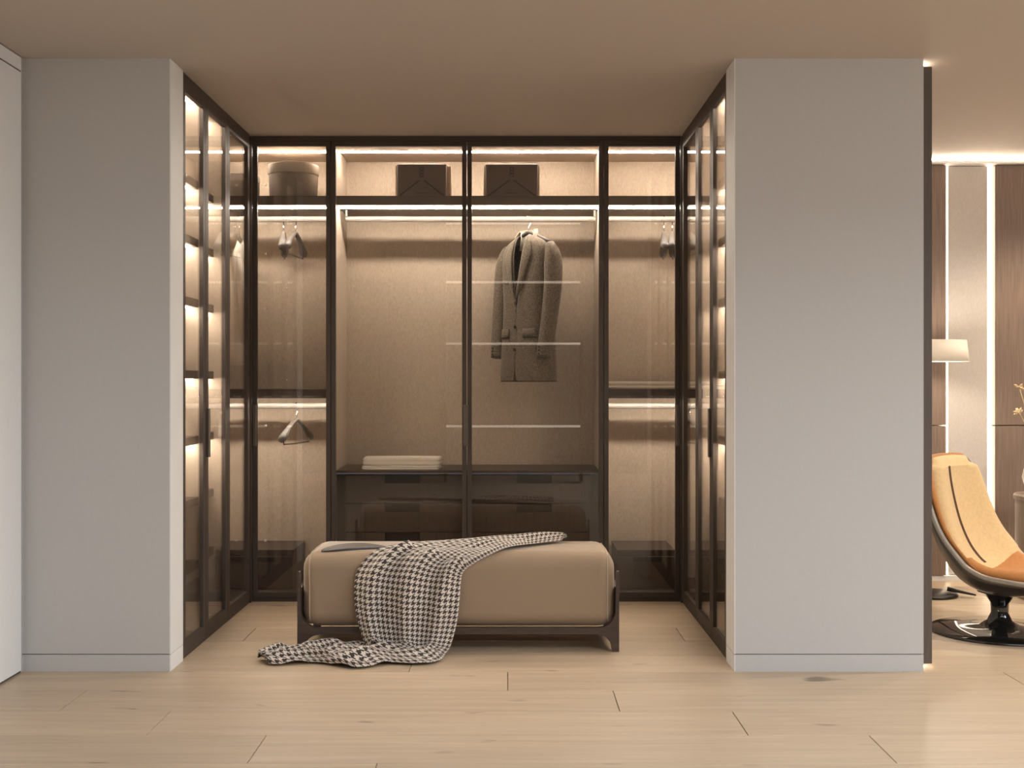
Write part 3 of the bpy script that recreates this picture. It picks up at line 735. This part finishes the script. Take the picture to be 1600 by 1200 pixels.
def leg_poly(s):
    q = [(0, 0), (0.030, 0)]
    for k in range(9):
        a = PI - PI / 2 * k / 8
        q.append((0.036 + 0.064 + 0.064 * math.cos(a), 0.016 + 0.064 * math.sin(a)))
    q.append((0.10, 0.114))
    for k in range(9):
        a = 1.5 * PI - PI / 2 * k / 8
        q.append((0.016 + 0.080 + 0.080 * math.cos(a), 0.194 + 0.080 * math.sin(a)))
    q += [(0.0125, 0.379), (0, 0.379)]
    return [(BX + s * (HW - a), z) for a, z in q]
for s in (-1, 1):
    for ya in (BY0 - 0.004, BY1 - 0.026):
        MB().prism(leg_poly(s), 'y', ya, ya + 0.03).build('leg', 'bench_wood', bn)
for ya in (BY0 - 0.004, BY1 - 0.026):
    bx(BX - HW + 0.1, BX + HW - 0.1, ya, ya + 0.03, 0.0830, 0.114).build('rail', 'bench_wood', bn)
for s in (-1, 1):
    bx(BX + s * HW, BX + s * (HW - 0.016), BY0 + 0.026, BY1 - 0.026, 0.0805, 0.30).build('side_rail', 'bench_wood', bn)

# slim leaf-shaped clutch
cl = empty('clutch', (-0.82, 5.86, ZTp), 'slim grey leaf-shaped clutch lying on the bench left of the throw', 'clutch')
a = P(502, 862, 5.635); b = P(604, 854, 5.73)
def ztop(y):
    q = max(0.0, min(CR * 0.95, CY0 + CR - y)); return math.sqrt(CR * CR - q * q) - CR
ax = Vector((b.x - a.x, b.y - a.y, 0)); Ln = ax.length; ax.normalize(); nx = Vector((-ax.y, ax.x, 0))
base = Vector((a.x, a.y, ZTp))
def lens(z0, z1, wmax, sh=0.0, tilt=0.0):
    m_ = MB(); n = 22; rows_ = []
    for i in range(n + 1):
        t_ = i / n; wd = wmax * (math.sin(PI * (t_ * 0.98 + 0.01)) ** 0.75)
        c_ = base + ax * (Ln * t_) + nx * (sh + 0.01 * math.sin(PI * t_))
        e_ = math.sin(PI * (t_ * 0.96 + 0.02)) ** 0.6; lo = z0 + (0.006 if z0 > 0.005 else 0) * (e_ - 1); hi = lo + (z1 - z0) * (0.15 + 0.85 * e_); tl = tilt * e_
        ring = []
        for off_, hz in ((-1, lo), (-0.96, hi), (0, hi + 0.008 * e_), (0.96, hi + tl), (1, lo + tl * 0.6), (0, lo)):
            q = c_ + nx * wd * off_; ring.append(q + Vector((0, 0, hz + ztop(q.y))))
        rows_.append(ring)
    return m_.grid(rows_, close_v=True, cap=True)
lens(0.001, 0.008, 0.034, 0.0, 0.006).build('body', 'clutch_dark', cl, smooth=False)
lens(0.0085, 0.012, 0.034, 0.001, 0.014).build('flap', 'clutch_grey', cl, smooth=False)

# ------------------------------------------------------------------ houndstooth throw
def surf(px, py, off=0.010):
    # first hit of the pixel ray with the offset cushion profile, else the floor
    d = 5.2
    while d < 6.2:
        q = P(px, py, d); y, z = q.y, q.z
        y0, y1, z0, z1, r = CY0 - off, CY1 + off, ZBt - off, ZTp + off, CR + off
        if y0 <= y <= y1 and z0 <= z <= z1:
            dy = max(y0 + r - y, y - (y1 - r), 0); dz = max(z - (z1 - r), (z0 + r) - z, 0)
            if dy * dy + dz * dz <= r * r: return q
        d += 0.003
    return None
def top(px, py, z):      # point at height z on the pixel ray
    d = (ZC - z) * F / (py - VY); return P(px, py, d)
ZB_ = ZTp + 0.012
Lr = [top(886, 840.5, ZB_ + 0.006), top(830, 839, ZB_ + 0.012), top(760, 841, ZB_ + 0.012), top(690, 845, ZB_ + 0.010), top(640, 849, ZB_ + 0.006), surf(590, 859), surf(562, 885), P(554, 915, 5.555), P(556, 955, 5.545), P(566, 995, 5.530), P(574, 1013, 5.50)]
Rr = [top(878, 845, ZB_), top(830, 851, ZB_), top(795, 856, ZB_), surf(765, 868), surf(742, 880), surf(724, 894), surf(720, 908), P(718, 935, 5.553), P(714, 970, 5.545), P(705, 1005, 5.525), P(697, 1020, 5.49)]
# the floor part turns to the left along the boards
Lr += [top(556, 1014, 0.016), top(520, 1012, 0.022), top(480, 1015, 0.020), top(440, 1022, 0.014), top(403, 1028, 0.012)]
Rr += [top(680, 1034, 0.012), top(620, 1036, 0.010), top(560, 1042, 0.008), top(490, 1036, 0.008), top(420, 1037, 0.008)]
def push(q, off=0.007):      # keep the cloth outside the cushion and above the floor
    y0, y1, z0, z1, r = CY0, CY1, ZBt, ZTp, CR
    cy, cz, hy, hz = (y0 + y1) / 2, (z0 + z1) / 2, (y1 - y0) / 2 - r, (z1 - z0) / 2 - r
    for _ in range(2):
        dy, dz = q.y - cy, q.z - cz
        ay, az = abs(dy) - hy, abs(dz) - hz
        sd = math.hypot(max(ay, 0), max(az, 0)) + min(max(ay, az), 0) - r
        if sd >= off: break
        if ay > 0 and az > 0: g = Vector((0, ay, az)).normalized()
        elif ay > az: g = Vector((0, 1, 0))
        else: g = Vector((0, 0, 1))
        g = Vector((0, math.copysign(g.y, dy) if g.y else 0, math.copysign(g.z, dz) if g.z else 0))
        q = q + g * (off - sd)
    if q.z < 0.006: q.z = 0.006
    return q
A = smooth_path(Lr, 8); Bq = smooth_path(Rr, 8)
NC = 44; rowsb = []; arc = [0.0]
for i in range(len(A)):
    if i: arc.append(arc[-1] + ((A[i] - A[i - 1]).length + (Bq[i] - Bq[i - 1]).length) / 2)
for i in range(len(A)):
    a, b = A[i], Bq[i]; s = i / (len(A) - 1)
    i0, i1 = max(i - 1, 0), min(i + 1, len(A) - 1)
    tang = ((A[i1] - A[i0]) + (Bq[i1] - Bq[i0])).normalized(); across = (b - a).normalized()
    nrm = tang.cross(across)
    if nrm.length < 1e-4: nrm = Vector((0, -1, 0))
    nrm.normalize()
    if nrm.y > 0.2 or nrm.z < -0.3: nrm = -nrm
    if s < 0.36: nrm = (nrm + Vector((0, 0, 2))).normalized() if s < 0.25 else nrm
    if s > 0.70: nrm = Vector((0, 0, 1))
    amp = 0.012 if s < 0.3 else (0.034 if s < 0.68 else 0.022)
    row = []
    for k in range(NC + 1):
        t_ = k / NC
        ph = 1.3 * math.sin(4 * s) + 0.6
        f = (0.5 + 0.5 * math.sin(2 * PI * (2.9 * t_) + ph + 7.0 * s)) ** 3 * amp * 1.15
        f += (0.5 + 0.5 * math.sin(2 * PI * (4.7 * t_) - 3 * ph + 5 * s)) * amp * 0.35
        saw = ((t_ - 0.42 + 0.10 * math.sin(5 * s + 1)) / 0.10)
        f += (0.028 if s > 0.3 else 0.012) / (1 + math.exp(-saw * 5)) * math.exp(-max(0, saw) * 0.35) * (1 if s < 0.62 else 0.6)
        edge = min(1, t_ / 0.06, (1 - t_) / 0.06); f *= 0.25 + 0.75 * edge
        p_ = a.lerp(b, t_)
        if 0.30 < s < 0.70: p_ = p_ + Vector((0, -0.006 * math.sin(PI * t_), 0))
        f += (0.010 if s < 0.3 else 0.008 if s < 0.7 else 0.024) * abs(math.sin(9 * t_ + 31 * s)) * (0.4 + 0.6 * math.sin(17 * s + 3 * t_) ** 2) * edge
        if s > 0.72:
            f += 0.012 * max(0.0, math.sin(2 * PI * (s * 15 + t_ * 0.9))) * min(1, (s - 0.72) * 8)
            p_ = p_ + Vector((0, 0.016 * math.sin(60 * s + 2.5 * t_), 0))
        row.append(push(p_ + nrm * f))
    rowsb.append(row)
mb_ = MB(); mb_.grid(rowsb)
th = mb_.build('throw_blanket', 'houndstooth', None, smooth=True, solid=0.005, solid_off=0, recalc=True)
tag(th, 'black and cream houndstooth throw draped over the bench onto the floor', 'throw')
uvl = th.data.uv_layers.new(name='UVMap')
WB = 0.52
for poly in th.data.polygons:
    for li in poly.loop_indices:
        vi = th.data.loops[li].vertex_index; i, k = divmod(vi, NC + 1)
        uvl.data[li].uv = (k / NC * WB, arc[i])

# ------------------------------------------------------------------ lounge: chair, lamp, side table
ch = empty('swivel_chair', (0, 0, 0), 'orange suede swivel chair, light painted on its back, dark shell on black pedestal', 'chair')
prof = [(-0.215, 0.905, 0.225, 0.02), (-0.240, 0.84, 0.285, 0.05), (-0.225, 0.68, 0.320, 0.09), (-0.185, 0.50, 0.335, 0.12), (-0.120, 0.35, 0.340, 0.15), (-0.02, 0.245, 0.335, 0.15), (0.13, 0.205, 0.325, 0.12), (0.30, 0.225, 0.305, 0.08), (0.43, 0.27, 0.26, 0.03)]
def spl(n):
    q = smooth_path([(a, b, c_) for a, b, c_, d in prof], n); wv = smooth_path([(d, 0, 0) for a, b, c_, d in prof], n)
    return [(v.x, v.y, v.z, x.x) for v, x in zip(q, wv)]
PR = spl(5)
def chair_pt(i, t_, lift, scale=1.0, wscale=1.0):
    u, z, hw, wg = PR[i]
    a = PR[max(i - 1, 0)]; b = PR[min(i + 1, len(PR) - 1)]
    tg = Vector((b[0] - a[0], b[1] - a[1])).normalized(); n = Vector((-tg.y, tg.x))   # inward: forward / up
    if n.x < 0 and n.y < 0: n = -n
    l = lift + wg * wscale * abs(t_) ** 2.4
    return (u + n.x * l, t_ * hw * scale, z + n.y * l)
NP = len(PR)
TS = [-1 + 2 * k / 20 for k in range(21)]
MB().grid([[chair_pt(i, t_, 0.0) for t_ in TS] for i in range(3, NP)]).build('shell', 'chair_shell', ch, smooth=True, solid=0.022, solid_off=0)
rim = [chair_pt(3, t_, -0.004) for t_ in TS] + [chair_pt(i, 1, 0.004) for i in range(4, NP)] + [chair_pt(NP - 1, t_, 0.004) for t_ in reversed(TS[:-1])] + [chair_pt(i, -1, 0.004) for i in reversed(range(4, NP - 1))]
MB().tube(rim, 0.013, 8, close=True).build('shell_rim', 'chair_edge', ch, smooth=True)
def pad(i0, i1, t0, t1, base, thick, n=12, crown=0.02):
    rows_ = []
    L = i1 - i0
    for i in range(i0, i1 + 1):
        f = (i - i0) / L; e_ = min(1, (min(f, 1 - f) / 0.14)); e_ = math.sqrt(max(0, 1 - (1 - e_) ** 2))
        top_, bot = [], []
        for k in range(n + 1):
            t_ = t0 + (t1 - t0) * k / n; g_ = k / n; q = min(1, min(g_, 1 - g_) / 0.16); q = math.sqrt(max(0, 1 - (1 - q) ** 2))
            top_.append(chair_pt(i, t_, base + 0.004 + thick * min(e_, 1) * (0.35 + 0.65 * q) + crown * q * e_, 0.93))
            bot.append(chair_pt(i, t_, base, 0.93))
        rows_.append(top_ + bot[::-1])
    return MB().grid(rows_, close_v=True, cap=True)
ib = int(NP * 0.72)
pad(0, ib, -1.0, 1.0, 0.012, 0.040, 20, 0.0).build('back_bolster', 'suede_orange', ch, smooth=True)
bc = pad(0, ib, -0.82, 0.95, 0.035, 0.045, 16).build('back_cushion', 'suede_lit', ch, smooth=True)
pad(int(NP * 0.56), NP - 1, -0.94, 0.94, 0.012, 0.070, 16, 0.012).build('seat_cushion', 'suede_orange', ch, smooth=True)
for tt in (0.0, 0.045):
    MB().tube([chair_pt(i, tt - 0.36 + 0.46 * i / ib, 0.106, 0.93) for i in range(3, ib - 4)], 0.0032, 6).build('seam', 'stitch', bc, smooth=True)
pb = MB().lathe([(0.005, 0.0), (0.34, 0.0), (0.345, 0.006), (0.335, 0.014), (0.20, 0.022), (0.10, 0.034), (0.060, 0.060), (0.042, 0.10), (0.045, 0.15), (0.075, 0.195), (0.11, 0.205), (0.005, 0.206)], (0.10, 0, 0), 56)
pb.build('pedestal', 'black_gloss', ch, smooth=True)
CH_ROT = math.radians(-45)
bc_world = P(1562, 990, 6.02)
ch.rotation_euler = (0, 0, CH_ROT)
ch.location = (bc_world.x - 0.10 * math.cos(CH_ROT), bc_world.y - 0.10 * math.sin(CH_ROT), 0.0)

lp = empty('floor_lamp', (0, 0, 0), 'floor lamp with white drum shade half hidden by the right wall stub', 'lamp')
LD = 7.05; lx = (1452 - VX) * LD / F
sh_t, sh_b = ZC + (VY - 532) * LD / F, ZC + (VY - 565) * LD / F
r_t, r_b = (1507 - 1452) * LD / F, (1510.5 - 1452) * LD / F
MB().lathe([(0.02, 0), (0.16, 0.0), (0.165, 0.010), (0.155, 0.018), (0.02, 0.022)], (lx, LD, 0), 40).build('base', 'lamp_metal', lp, smooth=True)
MB().tube([(lx, LD, 0.015), (lx, LD, sh_t - 0.01)], 0.011, 12).build('pole', 'lamp_metal', lp, smooth=True)
MB().grid([[(lx + r * math.cos(2 * PI * k / 40), LD + r * math.sin(2 * PI * k / 40), z) for k in range(40)] for r, z in ((r_b, sh_b), (r_t, sh_t))], close_v=True).build('shade', 'lamp_shade', lp, smooth=True, solid=0.003)
MB().lathe([(0.004, -0.035), (0.022, -0.025), (0.028, 0), (0.022, 0.025), (0.004, 0.035)], (lx + 0.05, LD, (sh_t + sh_b) / 2 + 0.01), 16).build('bulb', 'bulb', lp, smooth=True)
for a in (-22, 98, 218):
    q = math.radians(a); dx, dy = math.cos(q), math.sin(q)
    MB().tube([(lx + dx * 0.10, LD + dy * 0.10, 0.045), (lx + dx * 0.26, LD + dy * 0.26, 0.018)], [0.026, 0.010], 8, flat=(0.5, 1.2)).build('foot', 'lamp_metal', lp, smooth=True)

sx = (1655 - VX) * 6.95 / F
st = empty('side_table', (sx, 6.95, 0), 'round taupe drum side table cut by the right edge', 'table')
zt_ = ZC + (VY - 778) * 6.75 / F
MB().lathe([(0.02, 0.0), (0.235, 0.0), (0.24, 0.02), (0.24, zt_ - 0.035), (0.02, zt_ - 0.034)], (sx, 6.95, 0), 48).build('drum', 'table_taupe', st, smooth=False)
MB().lathe([(0.02, zt_ - 0.033), (0.245, zt_ - 0.033), (0.25, zt_ - 0.026), (0.25, zt_ - 0.008), (0.244, zt_), (0.02, zt_)], (sx, 6.95, 0), 48).build('table_top', 'table_taupe', st)
vx_ = (1625 - VX) * 6.95 / F
vs = empty('vase', (vx_, 6.95, zt_), 'white vase of dried flower stems on the side table', 'vase')
MB().lathe([(0.01, 0.001), (0.05, 0.001), (0.085, 0.05), (0.098, 0.10), (0.085, 0.16), (0.045, 0.20), (0.035, 0.215), (0.042, 0.225), (0.01, 0.224)], (vx_, 6.95, zt_), 32).build('pot', 'vase_white', vs, smooth=True)
for i in range(7):
    a = 2 * PI * i / 7; le = 0.26 + 0.05 * ((i * 3) % 4)
    tip = (vx_ + 0.13 * math.cos(a + 2.4), 6.95 + 0.10 * math.sin(a + 2.4), zt_ + 0.22 + le)
    sm = MB().tube(smooth_path([(vx_, 6.95, zt_ + 0.20), (vx_ + 0.03 * math.cos(a + 2.4), 6.95 + 0.03 * math.sin(a + 2.4), zt_ + 0.32), tip], 4), 0.003, 6).build('stem', 'dry_flower', vs, smooth=True)
    fm = MB()
    for j in range(9):
        b_ = random.random() * 6.28; e_ = random.uniform(-0.6, 1.3)
        d_ = Vector((math.cos(b_) * math.cos(e_), math.sin(b_) * math.cos(e_), math.sin(e_))) * random.uniform(0.03, 0.05)
        fm.tube([tip, Vector(tip) + d_ * 0.6, Vector(tip) + d_], [0.003, 0.008, 0.002], 5)
    fm.build('flower_head', 'dry_flower', sm)

# downlights added just right of the frame to brighten lounge and chair
for i, (dx, dy) in enumerate(((3.30, 5.45), (3.55, 6.75))):
    dl = empty('added_downlight', (dx, dy, H - 0.012), ('added round downlight in the lounge ceiling, out of view, nearer the camera', 'added round downlight in the lounge ceiling, out of view, nearer the wall panels')[i], 'downlight')
    MB().lathe([(0.046, H - 0.010), (0.062, H - 0.010), (0.064, H - 0.001), (0.046, H - 0.001)], (dx, dy, 0), 32).build('trim_ring', 'lamp_metal', dl)
    MB().lathe([(0.002, H - 0.006), (0.045, H - 0.006), (0.045, H - 0.002), (0.002, H - 0.002)], (dx, dy, 0), 32).build('diffuser', 'led_spot', dl)
    ll = bpy.data.lights.new('downlight', 'SPOT'); ll.energy = 135; ll.color = (1.0, 0.84, 0.64); ll.spot_size = math.radians(130); ll.spot_blend = 0.8; ll.shadow_soft_size = 0.045
    lo = bpy.data.objects.new('downlight', ll); COL.objects.link(lo); lo.parent = dl; lo.location = (0, 0, -0.006)

# ------------------------------------------------------------------ lit shelving on the rear wall (seen mirrored in the glass doors)
RD = 2 * 6.854 + 1.2
ds = empty('display_shelves', (0.05, -1.2, 0), 'tall open shelving with lit shelf edges, seen mirrored in the glass doors', 'shelves')
xs0, xs1 = (697 - VX) * RD / F, (907 - VX) * RD / F
for py in (349, 441, 537, 666):
    z = ZC + (VY - py) * RD / F
    b_ = bx(xs0, xs1, -1.5, -1.2, z - 0.02, z + 0.02).build('shelf', 'shelf_wood', ds)
    bx(xs0, xs1, -1.1998, -1.194, z - 0.014, z + 0.014).build('edge_light', 'led_shelf', b_)
for x in (xs0 - 0.03, xs1):
    bx(x, x + 0.03, -1.5, -1.21, 0.0, ZC + (VY - 340) * RD / F).build('upright', 'shelf_wood', ds)
